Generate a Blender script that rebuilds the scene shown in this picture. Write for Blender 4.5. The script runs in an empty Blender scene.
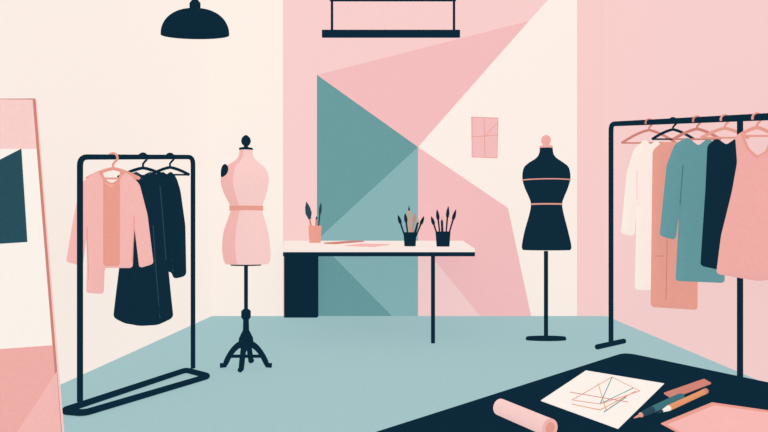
import bpy, math
from mathutils import Vector, Matrix
from mathutils.geometry import delaunay_2d_cdt, tessellate_polygon

# ---------------------------------------------------------------- survey
F, CX, HY, EYE = 640.0, 402.0, 230.0, 1.0      # focal length, level eye line at 1 m
def W(px, py, D):
    return Vector(((px-CX)*D/F, D, EYE-(py-HY)*D/F))
def G(px, py, z=0.0):
    return W(px, py, F*(EYE-z)/(py-HY))

scene = bpy.context.scene
scene.view_settings.view_transform = 'Standard'
scene.view_settings.look = 'None'

K_EM, K_DIF = 0.84, 0.20  # every surface glows in its own colour, diffuse share dimmed, to flatten shading
_m = {}
def lin(c):
    return c/12.92 if c <= 0.04045 else ((c+0.055)/1.055)**2.4
def mat(name, hexc, grain=0.03, scale=55.0):
    if name in _m: return _m[name]
    rgb = [lin(int(hexc[i:i+2], 16)/255) for i in (0, 2, 4)]
    m = bpy.data.materials.new(name); m.use_nodes = True
    nt = m.node_tree; N = nt.nodes; L = nt.links
    b = N['Principled BSDF']
    b.inputs['Roughness'].default_value = 0.95
    b.inputs['Specular IOR Level'].default_value = 0.0
    tc = N.new('ShaderNodeTexCoord')
    nz = N.new('ShaderNodeTexNoise'); nz.inputs['Scale'].default_value = scale
    nz.inputs['Detail'].default_value = 4.0
    L.new(tc.outputs['Object'], nz.inputs['Vector'])
    mr = N.new('ShaderNodeMapRange')
    mr.inputs['From Min'].default_value = 0.3; mr.inputs['From Max'].default_value = 0.7
    mr.inputs['To Min'].default_value = 1-grain; mr.inputs['To Max'].default_value = 1+grain
    L.new(nz.outputs['Fac'], mr.inputs['Value'])
    def scaled(k):
        v = N.new('ShaderNodeVectorMath'); v.operation = 'SCALE'
        v.inputs[0].default_value = [c*k for c in rgb]
        L.new(mr.outputs['Result'], v.inputs['Scale'])
        return v.outputs[0]
    L.new(scaled(K_DIF), b.inputs['Base Color'])
    L.new(scaled(1.0), b.inputs['Emission Color'])
    b.inputs['Emission Strength'].default_value = K_EM
    _m[name] = m
    return m

CREAM = mat('paint_cream', 'FCF1E8', .016, 70)
PINKW = mat('paint_blush', 'F7D0CE', .018, 70)
PINKM = mat('paint_rose', 'F4BFC0', .02, 70)
TEALD = mat('paint_teal_deep', '6B9DA0', .035, 60)
TEALL = mat('paint_teal_light', '88B4B7', .03, 60)
FLOOR = mat('floor_teal', 'A3C5C8', .025, 40)
NAVY = mat('navy', '0E2A3A', .05)
NAVYL = mat('navy_soft', '2B4A58', .05)
MIRT = mat('reflection_teal', '2A4F5C', .05)
NAVYC = mat('navy_cloth', '102C3C', .06)
SALM = mat('salmon', 'E9A091', .025)
SALMD = mat('salmon_deep', 'CF8577', .025)
CLOTHP = mat('cloth_pink', 'F5BAB5', .02)
CLOTHPL = mat('cloth_pink_light', 'F9CFCB', .02)
CLOTHPD = mat('cloth_pink_deep', 'F0AEA8', .02)
CLOTHT = mat('cloth_teal', '669BA0', .03)
CLOTHTD = mat('cloth_teal_dark', '41747C', .04)
CLOTHC = mat('cloth_cream', 'FDEFE6', .012)
PAPER = mat('paper_white', 'FBF3EB', .01)
DESKT = mat('desktop_offwhite', 'FAEBE4', .012)
ORANGE = mat('pencil_orange', 'E59A6C', .03)
YELL = mat('line_ochre', 'D9B36A', .02)
TEALINE = mat('line_teal', '4E8E92', .02)
REDL = mat('line_rose', 'DD8484', .02)

# ---------------------------------------------------------------- mesh tools
class MB:
    def __init__(s): s.v=[]; s.f=[]; s.mi=[]; s.mats=[]
    def m(s, mt):
        if mt not in s.mats: s.mats.append(mt)
        return s.mats.index(mt)
    def face(s, idx, mt): s.f.append(tuple(idx)); s.mi.append(s.m(mt))
    def loft(s, rings, mt, cap=True, fn=None, closed=True, colfn=None):
        base=len(s.v); n=len(rings[0])
        for r in rings: s.v.extend(Vector(p) for p in r)
        for i in range(len(rings)-1):
            for j in range(n if closed else n-1):
                k=(j+1)%n
                idx=(base+i*n+j, base+i*n+k, base+(i+1)*n+k, base+(i+1)*n+j)
                c=sum((s.v[q] for q in idx), Vector())/4
                s.face(idx, colfn(j) if colfn else (fn(c) if fn else mt))
        if cap:
            s.face([base+j for j in range(n)][::-1], mt)
            s.face([base+(len(rings)-1)*n+j for j in range(n)], mt)
    def tube(s, pts, r, mt, n=10, cap=True):
        pts=[Vector(p) for p in pts]
        rr = r if isinstance(r,(list,tuple)) else [r]*len(pts)
        rings=[]; up=None
        for i,p in enumerate(pts):
            a=pts[max(0,i-1)]; b=pts[min(len(pts)-1,i+1)]
            t=(b-a).normalized()
            if up is None:
                up = Vector((0,0,1)) if abs(t.z)<.9 else Vector((1,0,0))
            sx=t.cross(up)
            if sx.length<1e-4: sx=t.cross(Vector((0,1,0)))
            sx.normalize(); up=sx.cross(t).normalized()
            rings.append([p+(sx*math.cos(2*math.pi*j/n)+up*math.sin(2*math.pi*j/n))*rr[i] for j in range(n)])
        s.loft(rings, mt, cap)
    def lathe(s, c, prof, mt, n=32, fn=None, sy=1.0):
        rings=[[Vector((c[0]+r*math.cos(2*math.pi*j/n), c[1]+sy*r*math.sin(2*math.pi*j/n), z)) for j in range(n)] for r,z in prof]
        s.loft(rings, mt, True, fn)
    def prism(s, poly, off, mt, side=None):
        poly=[Vector(p) for p in poly]; off=Vector(off); b=len(s.v); n=len(poly)
        s.v.extend(poly); s.v.extend(p+off for p in poly)
        for t in tessellate_polygon([poly]):
            s.face([b+i for i in t], mt); s.face([b+n+i for i in t][::-1], mt)
        for i in range(n):
            k=(i+1)%n; s.face((b+i,b+k,b+n+k,b+n+i), side or mt)
    def box(s, x0,x1,y0,y1,z0,z1, mt):
        s.prism([(x0,y0,z0),(x1,y0,z0),(x1,y1,z0),(x0,y1,z0)],(0,0,z1-z0),mt)
    def obj(s, name, parent=None, smooth=False, bevel=0, seg=3):
        me=bpy.data.meshes.new(name)
        me.from_pydata([tuple(v) for v in s.v],[],s.f)
        for m_ in s.mats: me.materials.append(m_)
        for p,i in zip(me.polygons,s.mi):
            p.material_index=i; p.use_smooth=smooth
        me.validate()
        import bmesh
        bm=bmesh.new(); bm.from_mesh(me)
        bmesh.ops.remove_doubles(bm, verts=bm.verts, dist=1e-5)
        bmesh.ops.recalc_face_normals(bm, faces=bm.faces); bm.to_mesh(me); bm.free()
        if smooth:
            try: me.set_sharp_from_angle(angle=math.radians(50))
            except Exception: pass
        o=bpy.data.objects.new(name,me); scene.collection.objects.link(o)
        if bevel:
            md=o.modifiers.new('bevel','BEVEL'); md.width=bevel; md.segments=seg
            md.limit_method='ANGLE'; md.angle_limit=math.radians(40)
        if parent:
            o.parent=parent; o.matrix_parent_inverse=Matrix.Translation(-parent.location)
        return o
def empty(name, loc):
    e=bpy.data.objects.new(name,None); e.location=loc; e.empty_display_size=.1
    scene.collection.objects.link(e); return e

def round_outline(pts, r, step):
    out=[]; n=len(pts); P=[Vector(p) for p in pts]
    for i in range(n):
        v=P[i]; a=P[i-1]-v; b=P[(i+1)%n]-v
        p1=v+a*min(r,.42*a.length)/a.length; p2=v+b*min(r,.42*b.length)/b.length
        for t in (0,.25,.5,.75,1): out.append(p1*(1-t)**2+v*2*t*(1-t)+p2*t*t)
    res=[]
    for i in range(len(out)):
        a=out[i]; b=out[(i+1)%len(out)]; L=(b-a).length
        k=max(1,int(L/step+.5))
        for j in range(k): res.append(a.lerp(b,j/k))
    return res
def inflate(mb, outline, D, T, R, mt, r=4, folds=.0, nf=5, step=2.0, fn=None):
    """pillowed cloth body from a 2-D pattern outline hung at depth D"""
    s=D/F
    o=round_outline(outline,r,step)
    n=len(o); xs=[p.x for p in o]; ys=[p.y for p in o]
    segs=[(o[i],o[(i+1)%n]) for i in range(n)]
    def dist(p):
        m=1e9
        for a,b in segs:
            ab=b-a; t=max(0,min(1,(p-a).dot(ab)/max(1e-9,ab.dot(ab))))
            m=min(m,(p-a-ab*t).length)
        return m
    def inside(p):
        c=False
        for a,b in segs:
            if (a.y>p.y)!=(b.y>p.y) and p.x<(b.x-a.x)*(p.y-a.y)/(b.y-a.y)+a.x: c=not c
        return c
    pts=list(o)
    area=sum(a.x*b.y-b.x*a.y for a,b in segs); sg=1 if area>0 else -1
    offs=(.5,1.4,2.8)
    for off in offs:
        last=None
        for i in range(n):
            t=(o[(i+1)%n]-o[i-1])
            if t.length<1e-6: continue
            t.normalize(); p=o[i]+Vector((-t.y,t.x))*off*sg
            if inside(p) and dist(p)>off*.93 and (last is None or (p-last).length>.35*min(step,off*2)):
                pts.append(p); last=p
    y=min(ys)+step/2; row=0; gs=step*1.6
    while y<max(ys):
        x=min(xs)+(gs/2 if row%2 else 0)
        while x<max(xs):
            p=Vector((x,y))
            if inside(p) and dist(p)>4.0: pts.append(p)
            x+=gs
        y+=gs*.87; row+=1
    res=delaunay_2d_cdt(pts,[(i,(i+1)%n) for i in range(n)],[list(range(n))],1,1e-4)
    vs,fs=res[0],res[2]
    y0,y1=min(ys),max(ys); x0,x1=min(xs),max(xs)
    hs=[]
    for v in vs:
        d=dist(v)*s; q=min(1,d/R); h=T*math.sqrt(max(0,1-(1-q)**2))
        g=(v.y-y0)/(y1-y0)
        h*=1+folds*g*math.sin((v.x-x0)/(x1-x0)*nf*2*math.pi)
        hs.append(0 if d<1e-5 else max(h,.0008))
    b=len(mb.v); N=len(vs)
    for v,h in zip(vs,hs): mb.v.append(W(v.x,v.y,D)-Vector((0,h,0)))
    for v,h in zip(vs,hs): mb.v.append(W(v.x,v.y,D)+Vector((0,h,0)))
    for f in fs:
        c=sum((vs[i] for i in f),Vector((0,0)))/len(f)
        m_=fn(c) if fn else mt
        mb.face([b+i for i in f],m_); mb.face([b+N+i for i in f][::-1],m_)

# ---------------------------------------------------------------- room
YB=F/86.0; XL=(212-CX)*YB/F; XR=(606-CX)*YB/F; H=3.9; YF=-0.8; T=.12
m=MB(); m.box(XL-T,XR+T,YF,YB+T,-.1,0,FLOOR); m.obj('floor')
m=MB(); m.box(XL-T,XR+T,YF,YB+T,H,H+.1,CREAM); m.obj('ceiling')
m=MB(); m.box(XL-T,XL,YF,YB+T,0,H,CREAM); m.obj('wall_left')
m=MB(); m.box(XR,XR+T,YF,YB+T,0,H,PINKW); m.obj('wall_right')
m=MB(); m.box(XL,XR,YB,YB+T,0,H,CREAM); m.obj('wall_back')
yt=HY-(H-EYE)*F/YB+.3; yb=316
m=MB()
def mural(pts,mt):
    m.prism([W(x,y,YB) for x,y in pts],(0,-.003,0),mt)
mural([(283,yt),(565,yt),(529,21),(317,75),(317,yb),(283,yb)],PINKW)
mural([(317,75),(529,21),(418,147)],PINKM)
mural([(317,75),(418,147),(317,240)],TEALD)
mural([(418,147),(418,yb),(392,yb),(317,240)],TEALL)
mural([(317,240),(392,yb),(317,yb)],TEALD)
mural([(418,147),(508,208),(531,yb),(480,yb),(418,240)],PINKM)
mural([(418,240),(480,yb),(418,yb)],PINKW)
mural([(577,yt),(605.8,yt),(605.8,yb),(577,yb)],PINKW)
m.obj('geometric_wall_mural')

# pinned pattern sheet
root=empty('pattern_sheet', W(484,138,YB-.003))
m=MB(); m.prism([W(471,117,YB-.003),W(498,118,YB-.003),W(497,158,YB-.003),(W(472,157,YB-.003))],(0,-.004,0),PINKM); m.obj('sheet',root)
m=MB()
for a,b in [((484,118),(485,158)),((471,137),(498,135)),((484,137),(498,122)),((472,117),(472,157)),((472,157),(497,158)),((471,117),(498,118)),((498,118),(497,158))]:
    m.tube([W(*a,YB-.009),W(*b,YB-.009)],.004,SALM,6)
m.obj('drafted_lines',root)

# ---------------------------------------------------------------- pendant lamps
D=4.5; c=W(195,35,D); s=D/F
root=empty('pendant_lamp',(c.x,c.y,H))
m=MB()
dome=[(34*s*math.cos(i/14*math.pi/2)**.85, c.z+1.5*s+25*s*math.sin(i/14*math.pi/2)) for i in range(0,14)]
inner=[(max(.004,r-.012),z-.010) for r,z in dome][::-1]
m.lathe(c,inner+[(33*s,c.z),(34*s,c.z)]+dome+[(5*s,c.z+26*s),(5.5*s,c.z+28*s),(5.5*s,c.z+32*s),(3*s,c.z+35*s),(.008,c.z+36*s)],NAVY,64,sy=.42)
m.obj('shade',root,True)
m=MB(); m.tube([(c.x,c.y,c.z+34*s),(c.x,c.y,H-.03)],.009,NAVY); m.lathe(c,[(.06,H-.03),(.06,H)],NAVY); m.obj('cord_and_rose',root,True)
m=MB(); m.lathe(c,[(.01,c.z+.055),(.03,c.z+.06),(.04,c.z+.085),(.02,c.z+.125),(.02,c.z+.15)],PAPER,24); m.obj('bulb',root,True)

D=5.5; s=D/F
root=empty('linear_pendant_lamp',(W(391,0,D).x,D,H))
m=MB()
a=W(322,37.5,D); b=W(460,30,D); m.box(a.x,b.x,D-.012,D+.012,a.z,b.z,NAVY); m.obj('light_bar',root,False,.004)
m=MB()
for px in (332,454):
    p=W(px,31,D); m.tube([p,(p.x,D,H)],.011,NAVY)
p=W(330,0,D); q=W(456,0,D); m.tube([p,q],.012,NAVY)
m.obj('suspension_rods',root,True)

# ---------------------------------------------------------------- leaning mirror, left; reflection painted as flat colour
D=2.6
root=empty('leaning_mirror',G(-30,476))
def L(px,py,dy=0): return W(px,py,D)+Vector((0,dy,0))
m=MB(); m.prism([L(-123,475),L(65,475),L(34,99),L(-95,99)],(0,.02,0),CLOTHPL); m.obj('backing',root)
m=MB()
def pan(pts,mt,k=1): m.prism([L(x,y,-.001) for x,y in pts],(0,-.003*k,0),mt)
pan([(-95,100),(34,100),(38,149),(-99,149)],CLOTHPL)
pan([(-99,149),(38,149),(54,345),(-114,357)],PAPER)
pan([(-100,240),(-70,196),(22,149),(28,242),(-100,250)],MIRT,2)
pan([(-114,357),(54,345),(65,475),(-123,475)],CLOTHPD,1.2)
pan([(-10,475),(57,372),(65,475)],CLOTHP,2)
m.obj('painted_reflection',root)
m=MB(); m.tube([L(-123,473),L(64,473),L(34,99),L(-95,99),L(-123,473)],.0055,SALMD,8); m.obj('frame',root,True)
m=MB(); m.tube([L(-30,150,.03),(L(-30,150).x,D+.45,.012)],.012,SALMD); m.obj('back_strut',root,True)

# ---------------------------------------------------------------- left clothes rack
p0=G(80,405); p1=G(193,371)
zt0=W(80,157,p0.y).z; zt1=W(193,157,p1.y).z
root=empty('clothes_rack',(p0+p1)/2)
R_=.016
def arc(a,c,b,n=5): return [Vector(a)*(1-t)**2+Vector(c)*2*t*(1-t)+Vector(b)*t*t for t in [i/n for i in range(n+1)]]
t0=Vector((p0.x,p0.y,zt0)); t1=Vector((p1.x,p1.y,zt1)); du=(t1-t0).normalized()
m=MB()
m.tube([Vector((p0.x,p0.y,.02))]+arc(t0-Vector((0,0,.05)),t0,t0+du*.05)+arc(t1-du*.05,t1,t1-Vector((0,0,.05)))+[Vector((p1.x,p1.y,.02))],R_,NAVY,12)
m.obj('posts_and_top_rail',root,True)
A=G(62,411,.02); B=G(84,413,.02); C=G(209,376,.02); E=G(186,370,.02)
m=MB(); loop=[]
Q=[A,B,C,E]
for i in range(4):
    v=Q[i]; a=Q[i-1]; b=Q[(i+1)%4]
    loop+=arc(v+(a-v).normalized()*.04,v,v+(b-v).normalized()*.04,4)
loop.append(loop[0]); m.tube(loop,.019,NAVY,12); m.obj('base_frame',root,True)

def left_bar(px):
    k=(px-CX)/F; sl=(p1.x-p0.x)/(p1.y-p0.y); Y=(p0.x-sl*p0.y)/(k-sl)
    u=(Y-p0.y)/(p1.y-p0.y); return Vector((k*Y,Y,zt0+(zt1-zt0)*u))
def hanger(bar, half, drop, mt, neck=.07):
    m=MB(); r=.027
    cz=bar.z-.004
    pts=[(bar.x+r*math.cos(math.radians(a)),bar.y,cz+r*math.sin(math.radians(a))) for a in range(200,-61,-20)]
    nz=bar.z-neck
    pts+= [(bar.x,bar.y,cz-.04),(bar.x,bar.y,nz)]
    m.tube(pts,.007,mt,8)
    l=(bar.x-half,bar.y,nz-drop); q=(bar.x+half,bar.y,nz-drop)
    m.tube(arc(l,(bar.x-half*.4,bar.y,nz-drop*.15),(bar.x,bar.y,nz))+arc((bar.x,bar.y,nz),(bar.x+half*.4,bar.y,nz-drop*.15),q)[1:],.010,mt,8)
    m.tube([l,q],.006,mt,8)
    return m.obj('clothes_hanger',None,True)

b=left_bar(113); D=b.y; hanger(b,.16,.06,SALM)
root=empty('pink_cardigan',b-Vector((0,0,.1)))
m=MB()
inflate(m,[(101,171),(92,175),(82,183),(75,215),(67,262),(82,266),(87,228),(88,262),(87,293),(103,294),(104,268),(132,268),(134,218),(140,268),(153,264),(147,215),(139,184),(131,175),(123,171),(118,180),(111,184),(105,180)],D,.05,.05,CLOTHP,3,.08,4)
m.obj('knit_body',root,True)
m=MB(); inflate(m,[(104,182),(111,187),(119,182),(119,266),(104,266)],D-.047,.010,.02,SALM,2); m.obj('inner_top',root,True)
m=MB()
m.tube([W(x,y,D-.055) for x,y in [(102,172),(104,181),(104,264)]],.005,SALM,6)
m.tube([W(x,y,D-.055) for x,y in [(121,172),(119,181),(119,264)]],.005,SALM,6)
m.tube(arc(W(100,172,D-.03),W(112,196,D-.06),W(124,172,D-.03),8),.007,SALM,8)
m.tube([W(x,y,D-.045) for x,y in [(88,205),(87,240),(89,285)]],.003,SALM,6)
m.tube([W(x,y,D-.045) for x,y in [(134,205),(134,230),(132,262)]],.003,SALM,6)
m.obj('placket_and_collar',root,True)

b=left_bar(143); D=b.y; hanger(b,.16,.06,NAVY)
root=empty('navy_dress',b-Vector((0,0,.1)))
m=MB(); inflate(m,[(136,171),(126,178),(121,200),(122,250),(114,317),(124,323),(140,326),(158,325),(173,318),(166,250),(163,200),(160,178),(151,171),(143,176)],D,.06,.07,NAVYC,4,.15,5)
m.obj('dress_body',root,True)
m=MB()
for a in [[(153,225),(156,270),(160,318)],[(160,186),(163,220),(166,260)]]:
    m.tube([W(x,y,D-.062) for x,y in a],.0025,NAVYL,6)
m.tube(arc(W(136,172,D-.03),W(143,186,D-.06),W(151,172,D-.03),6),.005,NAVYL,6)
m.obj('seams',root,True)
b=left_bar(170); D=b.y; hanger(b,.13,.05,NAVY)
root=empty('navy_jacket',b-Vector((0,0,.1)))
m=MB(); inflate(m,[(163,171),(154,177),(148,200),(148,270),(172,272),(174,279),(186,276),(185,225),(180,190),(176,177),(171,171),(167,175)],D,.05,.05,NAVYC,4,.08,4)
m.obj('jacket_body',root,True)
m=MB(); m.tube([W(x,y,D-.045) for x,y in [(171,200),(172,240),(173,272)]],.003,NAVYL,6); m.obj('sleeve_seam',root,True)

# ---------------------------------------------------------------- dress forms
def smooth_rows(rows,sub=4):
    out=[]
    for i in range(len(rows)-1):
        p=[rows[max(0,i-1)],rows[i],rows[i+1],rows[min(len(rows)-1,i+2)]]
        for k in range(sub):
            t=k/sub
            out.append(tuple(.5*((2*b_)+(c_-a_)*t+(2*a_-5*b_+4*c_-d_)*t*t+(-a_+3*b_-3*c_+d_)*t**3) for a_,b_,c_,d_ in zip(*p)))
    out.append(rows[-1]); return out
def torso(m,rows,D,colfn,mt,grow=0):
    s=D/F; rings=[]
    for py,xl,xr,fw in smooth_rows(rows):
        cx=W((xl+xr)/2,py,D); rx=(xr-xl)/2*s+grow; ry=rx*.66
        ring=[]
        for j in range(64):
            a=2*math.pi*j/64; sy=math.sin(a)
            y=ry*sy
            if sy<0: y-=fw*s*(-sy)
            ring.append((cx.x+rx*math.cos(a),D+y,cx.z))
        rings.append(ring)
    m.loft(rings,mt,True,None,True,colfn)

D=4.64; s=D/F
root=empty('dress_form',G(246,368))
rows=[(149,239.5,252.5,0),(155,239,253,0),(159.5,236.5,255.5,0),(164,230,260.5,0),(168.5,224.5,265.5,1),(177,221.5,268.5,3),(186,222,268,5),(196,225.5,265.5,3),(208,231,262,0),(218,228.5,264,0),(232,224,268,1),(248,222.5,270,1),(260,224,270,0),(264,226,268,0)]
# side panels in the deeper cloth, meeting the front panel along the princess seams (constant body angle)
def panel(j):
    a=360*(j+.5)/64
    return CLOTHP if 90<a<252 else CLOTHPL
m=MB(); torso(m,rows,D,panel,CLOTHPL); m.obj('torso',root,True)
m=MB(); torso(m,[(206,230,262.6,.5),(208,230.5,262.3,.5),(210.5,230,262.6,.5)],D,None,SALM,.005); m.obj('waist_tape',root,True)
c=W(246,0,D)
def zz(py,D_=4.64): return W(0,py,D_).z
m=MB(); m.lathe(c,[(6.5*s,zz(150)),(7*s,zz(149)),(6.5*s,zz(148)),(2*s,zz(147)),(2*s,zz(146)),(4*s,zz(144)),(4.8*s,zz(141)),(4*s,zz(138)),(2.2*s,zz(136)),(.5*s,zz(135))],NAVY,24)
m.obj('neck_cap_finial',root,True)
m=MB(); cc=W(224.8,173,D-.06)
rings=[]
for i in range(9):
    a=-math.pi/2*.98+math.pi*.98*i/8
    rings.append([(cc.x+4.8*s*math.cos(t)*math.cos(a)-.010*math.sin(a),cc.y-.022*math.sin(a)-.035*math.cos(t)*math.cos(a),cc.z+9*s*math.sin(t)*math.cos(a)) for t in [2*math.pi*j/28 for j in range(28)]])
m.loft(rings,NAVY)
m.obj('armhole_plate',root,True)
m=MB()
m.lathe(c,[(.014,zz(265)),(.014,zz(350))],NAVY,16)
m.lathe(c,[(.018,zz(309)),(.034,zz(311)),(.034,zz(317)),(.02,zz(320)),(.022,zz(330)),(.05,zz(338)),(.055,zz(345)),(.03,zz(350))],NAVY,24)
m.lathe(c,[(15*s,zz(265.5)),(16*s,zz(263.5))],NAVY,24,sy=.66)
m.obj('pole',root,True)
m=MB()
for ang,ln in ((180,.155),(0,.155),(268,.12),(90,.15)):
    d=Vector((math.cos(math.radians(ang)),math.sin(math.radians(ang)),0)); o_=Vector((c.x,c.y,0))
    P=arc(o_+d*.02+Vector((0,0,.18)),o_+d*ln*.6+Vector((0,0,.16)),o_+d*ln*.92+Vector((0,0,.045)),8)+[o_+d*ln+Vector((0,0,.020)),o_+d*(ln+.03)+Vector((0,0,.018))]
    m.tube(P,[.024,.024,.023,.022,.021,.02,.02,.02,.02,.019,.018],NAVY,12)
m.tube([Vector((c.x-.13,c.y,.085)),Vector((c.x+.13,c.y,.085))],.012,NAVY)
m.obj('tripod_feet',root,True)

D=5.82; s=D/F
root=empty('dress_form',G(546,340))
rows=[(147,540,552.5,0),(154,539,553.5,0),(158.5,535.5,557,0),(163,528.5,563.5,0),(168,523.8,568.5,1),(178,522.5,570,3),(188,525,567.5,4),(197,529,564,1),(204,531,562,0),(214,529.5,563.5,0),(232,524.5,568,1),(246,522,571,1),(250,523,570,0)]
m=MB(); torso(m,rows,D,None,NAVYC); m.obj('torso',root,True)
m=MB()
torso(m,[(179.7,522.5,570,3),(180.8,522.6,569.9,3.1)],D,None,SALM,.003)
torso(m,[(203.5,531,562,.2),(205,531,562,.2)],D,None,SALM,.003)
m.obj('measuring_tapes',root,True)
c=W(546,0,D)
m=MB(); m.lathe(c,[(6.6*s,zz(148,D)),(6.6*s,zz(146,D)),(3*s,zz(145,D)),(4.6*s,zz(142,D)),(4.8*s,zz(139,D)),(3.4*s,zz(136.5,D)),(.6*s,zz(135,D))],CLOTHPD,24); m.obj('neck_cap_finial',root,True)
m=MB(); m.lathe(c,[(.019,zz(251,D)),(.019,.02)],NAVY,16); m.lathe(c,[(20*s,0),(20.5*s,.012),(19.5*s,.03),(.03,.035)],NAVY,40,sy=.35); m.obj('pole_and_base',root,True)

# ---------------------------------------------------------------- drawing desk
DF,DB=5.6,7.42; zf,zb=.838,.876
def desk_z(y): return zf+(y-DF)*(zb-zf)/(DB-DF)
fl=W(283,0,DF).x; fr=W(475,0,DF).x; br=W(463,0,DB).x; bl=W(284,0,DB).x
root=empty('drawing_desk',((fl+fr)/2,6.4,0))
top=[(fl,DF,zf),(fr,DF,zf),(br,DB,zb),(bl,DB,zb)]
m=MB(); m.prism(top,(0,0,-.032),DESKT); m.obj('desktop',root,False,.004)
m=MB(); m.prism([(x,y,z-.0325) for x,y,z in top],(0,0,-.036),NAVY); m.obj('desk_apron',root)
m=MB(); cx=W(433,0,5.66).x; m.tube([(cx,5.66,.77),(cx,5.66,0)],.018,NAVY,12); m.obj('leg',root,True)
yc=7.3; x0=W(284,0,yc).x; x1=W(317,0,yc).x
m=MB(); m.box(x0,x1,yc,DB,0,desk_z(yc)-.069,NAVY); m.obj('drawer_unit',root)
m=MB()
for i in range(3): m.box(x0+.02,x1-.02,yc-.008,yc,.05+i*.23,.265+i*.23,NAVY); m.box((x0+x1)/2-.05,(x0+x1)/2+.05,yc-.02,yc-.008,.155+i*.23,.165+i*.23,NAVY)
m.obj('drawers',root)

def pot(name,px,y,wpx,hpx,mt,tools):
    s=y/F; c=Vector(((px-CX)*s,y,desk_z(y)+.002)); r=wpx/2*s; h=hpx*s
    root=empty(name,c); m=MB()
    m.lathe(c,[(r*.86,c.z),(r,c.z+h*.95),(r*1.04,c.z+h),(r*.9,c.z+h),(r*.86,c.z+h*.9),(r*.75,c.z+.02)],mt,28); m.obj('pot',root,True)
    m=MB()
    for i,(bx,tx,L_,kind,mc) in enumerate(tools):
        b0=c+Vector((bx*s,(i%3-1)*r*.35,.025)); t=c+Vector((tx*s,(i%3-1)*r*.6,L_*s)); d=t-b0
        if kind=='brush':
            m.tube([b0,b0+d*.7,b0+d*.72,b0+d*.8,b0+d*.9,t],[.006,.008,.013,.016,.012,.002],mc,8)
        elif kind=='leaf':
            m.tube([b0,b0+d*.55],.009,SALMD,8); m.tube([b0+d*.55,b0+d*.6,b0+d*.7,b0+d*.85,t],[.014,.02,.034,.026,.002],mc,10)
        else:
            m.tube([b0,b0+d*.86],.012,mc,6); m.tube([b0+d*.86,t],[.012,.001],NAVY if mc!=NAVY else SALM,6)
    m.obj('tools',root,True)
pot('pen_pot',315,6.8,13,17,SALM,[(-1,-8,41,'leaf',NAVYL),(2,6,40,'brush',NAVYL),(1,1,27,'pencil',SALMD)])
pot('pencil_cup',410,6.0,13,14,NAVY,[(-3,-12,31,'brush',NAVY),(-1,-5,33,'brush',NAVY),(0,-1,41,'pencil',ORANGE),(1,5,33,'brush',SALMD),(3,14,30,'brush',NAVY),(2,9,27,'pencil',NAVY)])
pot('pencil_cup',443,5.95,15,15,NAVY,[(-3,-12,30,'brush',NAVY),(-2,-6,37,'brush',NAVY),(0,-1,30,'pencil',NAVY),(2,5,40,'brush',NAVY),(3,13,37,'brush',NAVY)])
def slip(name,pts,mt,h=.004):
    m=MB(); P=[]
    for px,y in pts: P.append(((px-CX)*y/F,y,desk_z(y)+.001))
    m.prism(P,(0,0,h),mt); m.obj(name)
slip('wooden_ruler',[(324,6.55),(352,7.1),(364,7.05),(335,6.45)],SALMD,.012)
slip('notepaper',[(345,6.05),(362,6.5),(390,6.3),(374,5.85)],CLOTHP,.006)

# ---------------------------------------------------------------- right clothes rack
q0=G(611,345); ql=Vector((2.06,3.90,0))
sl=(ql.x-q0.x)/(ql.y-q0.y); zq0=W(611,124,q0.y).z; zq1=W(740,118,3.9).z
def right_bar_y(Y):
    return Vector((q0.x+sl*(Y-q0.y),Y,zq0+(zq1-zq0)*(Y-q0.y)/(ql.y-q0.y)))
def right_bar(px):
    k=(px-CX)/F; Y=(q0.x-sl*q0.y)/(k-sl); return right_bar_y(Y)
root=empty('clothes_rack',(q0+ql)/2)
m=MB(); t0=right_bar_y(q0.y); t1=right_bar_y(3.58); du=(t1-t0).normalized()
m.tube([Vector((q0.x,q0.y,.02))]+arc(t0-Vector((0,0,.06)),t0,t0+du*.06)+[t1],.021,NAVY,12)
rb=right_bar_y(3.9)
m.tube([rb,(rb.x,3.9,.02)],.017,NAVY,12); m.obj('posts_and_top_rail',root,True)
m=MB(); m.tube([G(597,347,.02),G(624,341,.02)],.022,NAVY,10); m.tube([(rb.x-.2,3.84,.02),(rb.x+.2,3.97,.02)],.02,NAVY,10); m.obj('feet',root,True)

def garment(name,hook,out,Tt,Rr,mt,hm,folds=.1,nf=4,half=.15,extra=None,drop=.06):
    b=right_bar(hook); D=b.y; hanger(b,half,drop,hm,.06)
    root=empty(name,b-Vector((0,0,.1))); m=MB(); inflate(m,out,D,Tt,Rr,mt,3.5,folds,nf); m.obj('body',root,True)
    if extra:
        m=MB()
        for pts,r,mc in extra: m.tube([W(x,y,D-Tt-.004) for x,y in pts],r,mc,6)
        m.obj('seams',root,True)
garment('cream_blouse',649,[(645,139),(634,149),(627,172),(621,234),(634,236),(637,205),(635,290),(668,290),(668,152),(656,140),(650,145)],.045,.05,CLOTHC,SALMD,half=.21,drop=.10,
        extra=[([(637,200),(637,170)],.002,CLOTHP)])
garment('salmon_skirt',673,[(662,142),(653,150),(652,230),(651,307),(697,310),(698,200),(690,150),(682,142)],.045,.05,SALM,NAVY,.1,4,extra=[([(668,190),(666,300)],.003,SALMD),([(655,256),(664,256)],.003,SALMD)],drop=.07)
garment('teal_blouse',697,[(687,137),(675,144),(667,165),(660,236),(675,240),(680,205),(676,281),(724,283),(724,200),(720,150),(708,138),(698,146)],.045,.05,CLOTHT,SALMD,.08,4,
        extra=[([(680,205),(683,165)],.003,CLOTHTD)],half=.16,drop=.07)
garment('navy_top',725,[(716,138),(708,145),(706,190),(701,266),(720,270),(748,272),(748,180),(744,148),(736,138),(726,145)],.045,.05,NAVYC,SALM,.1,4)
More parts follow.
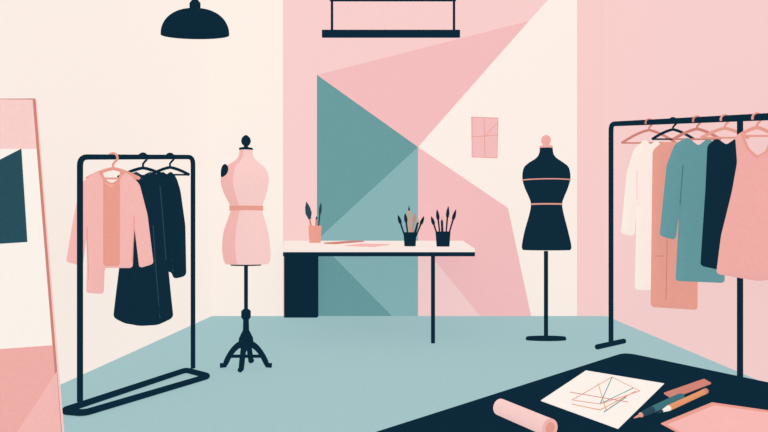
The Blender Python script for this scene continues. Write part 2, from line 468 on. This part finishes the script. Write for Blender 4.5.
garment('pink_sleeveless_dress',757,[(736,136),(742,132),(748,148),(757,156),(767,150),(773,132),(780,136),(781,165),(790,190),(798,278),(757,281),(717,274),(722,235),(733,190),(738,162)],.05,.06,CLOTHPD,SALM,.1,5,half=.11,drop=.05,
        extra=[([(742,134),(748,149),(757,157),(767,151),(773,134)],.006,SALM)])

# ---------------------------------------------------------------- cutting table, foreground
TZ=.55
A=G(625,352,TZ)
u=(G(374,432,TZ)-A).normalized(); v=(G(768,382,TZ)-A).normalized()
P=[A,A+u*1.5,A+u*1.5+v*1.0,A+v*1.0]
root=empty('cutting_table',Vector((sum(p.x for p in P)/4,sum(p.y for p in P)/4,0)))
cen=sum(P,Vector())/4
rp=[]
for i in range(4):
    q=P[i]; a=P[i-1]; b=P[(i+1)%4]
    rp+=arc(q+(a-q).normalized()*.06,q,q+(b-q).normalized()*.06,6)
m=MB(); m.prism(rp,(0,0,-.03),NAVY); m.obj('table_top',root,False,.008,3)
m=MB()
for p in P:
    q=p.lerp(cen,.16); m.tube([(q.x,q.y,TZ-.03),(q.x,q.y,0)],.028,NAVY,12)
m.obj('legs',root,True)
def flat(m,pts,z0,h,mt): m.prism([G(x,y,z0) for x,y in pts],(0,0,h),mt)
root=empty('design_sketch_sheet',G(603,397,TZ))
m=MB(); flat(m,[(586,371),(664,384),(618,429),(541,401)],TZ+.001,.002,PAPER); m.obj('sheet',root)
m=MB(); z=TZ+.0045
for pts,mc in [([(572,400),(612,377),(640,391),(600,404),(572,400)],SALM),([(570,392),(628,402)],REDL),([(598,383),(606,410)],YELL),([(612,377),(600,404),(633,388)],TEALINE),
               ([(572,404),(600,410),(636,391)],ORANGE),([(604,412),(626,397)],TEALINE)]:
    m.tube([G(x,y,z) for x,y in pts],.0011,mc,5)
m.obj('drawn_lines',root)
root=empty('paper_roll',G(525,418,TZ))
a=G(500,407,TZ+.021); b=G(550,428,TZ+.021); ax=(b-a).normalized()
m=MB(); sx=ax.cross(Vector((0,0,1))).normalized()
def rg(p,r): 
    up=sx.cross(ax).normalized()
    return [p+(sx*math.cos(2*math.pi*j/32)+up*math.sin(2*math.pi*j/32))*r for j in range(32)]
m.loft([rg(a+ax*.03,.013),rg(a,.014),rg(a,.020),rg(b,.020)],CLOTHPL,True); m.obj('roll',root,True)
m=MB(); m.loft([rg(b-ax*.002,.0202),rg(b+ax*.001,.0202),rg(b+ax*.001,.013),rg(b-ax*.02,.012)],CLOTHP,True)
m.loft([rg(b-ax*.001,.0128),rg(b+ax*.0005,.0128)],SALM,True); m.obj('roll_end',root,True)

def rod(name,a,b,prof,z):
    root=empty(name,G(*a,TZ)); 
    rm=max(r for t,r,_ in prof); P0=G(*a,z+rm); P1=G(*b,z+rm); m=MB()
    for i in range(len(prof)-1):
        t0_,r0,mc=prof[i]; t1_,r1,_=prof[i+1]
        m.tube([P0.lerp(P1,t0_),P0.lerp(P1,t1_)],[r0,r1],mc,12)
    m.obj('shaft',root,True)
rod('craft_knife',(634,418),(682,396),[(0,.001,SALM),(.12,.004,SALM),(.13,.006,NAVYL),(.3,.008,NAVYL),(.35,.008,CLOTHTD),(.95,.009,CLOTHTD),(1,.007,CLOTHTD)],TZ)
rod('pencil',(658,413),(706,391),[(0,.001,NAVYL),(.08,.003,PAPER),(.2,.007,ORANGE),(.92,.007,ORANGE),(.93,.0075,SALMD),(1,.0075,SALMD)],TZ)
m=MB(); flat(m,[(664,394),(704,380),(711,384),(672,399)],TZ+.001,.004,SALMD); m.obj('wooden_ruler')
m=MB(); flat(m,[(661,424),(712,403),(775,412),(775,445),(700,445)],TZ+.001,.002,SALM); m.obj('fabric_piece')
m=MB(); flat(m,[(668,425),(714,406),(780,415),(780,455),(712,450)],TZ+.0035,.002,CLOTHP); m.obj('pattern_paper')

# ---------------------------------------------------------------- light and camera
w=bpy.data.worlds.new('daylight'); scene.world=w; w.use_nodes=True
w.node_tree.nodes['Background'].inputs['Color'].default_value=(1,.99,.97,1)
w.node_tree.nodes['Background'].inputs['Strength'].default_value=1.0

cam=bpy.data.cameras.new('camera'); co=bpy.data.objects.new('camera',cam)
co.location=(0,0,EYE); co.rotation_euler=(math.pi/2,0,0)
cam.sensor_width=36; cam.lens=30; cam.clip_start=.05
cam.shift_x=-18/768; cam.shift_y=14/768
scene.collection.objects.link(co); scene.camera=co
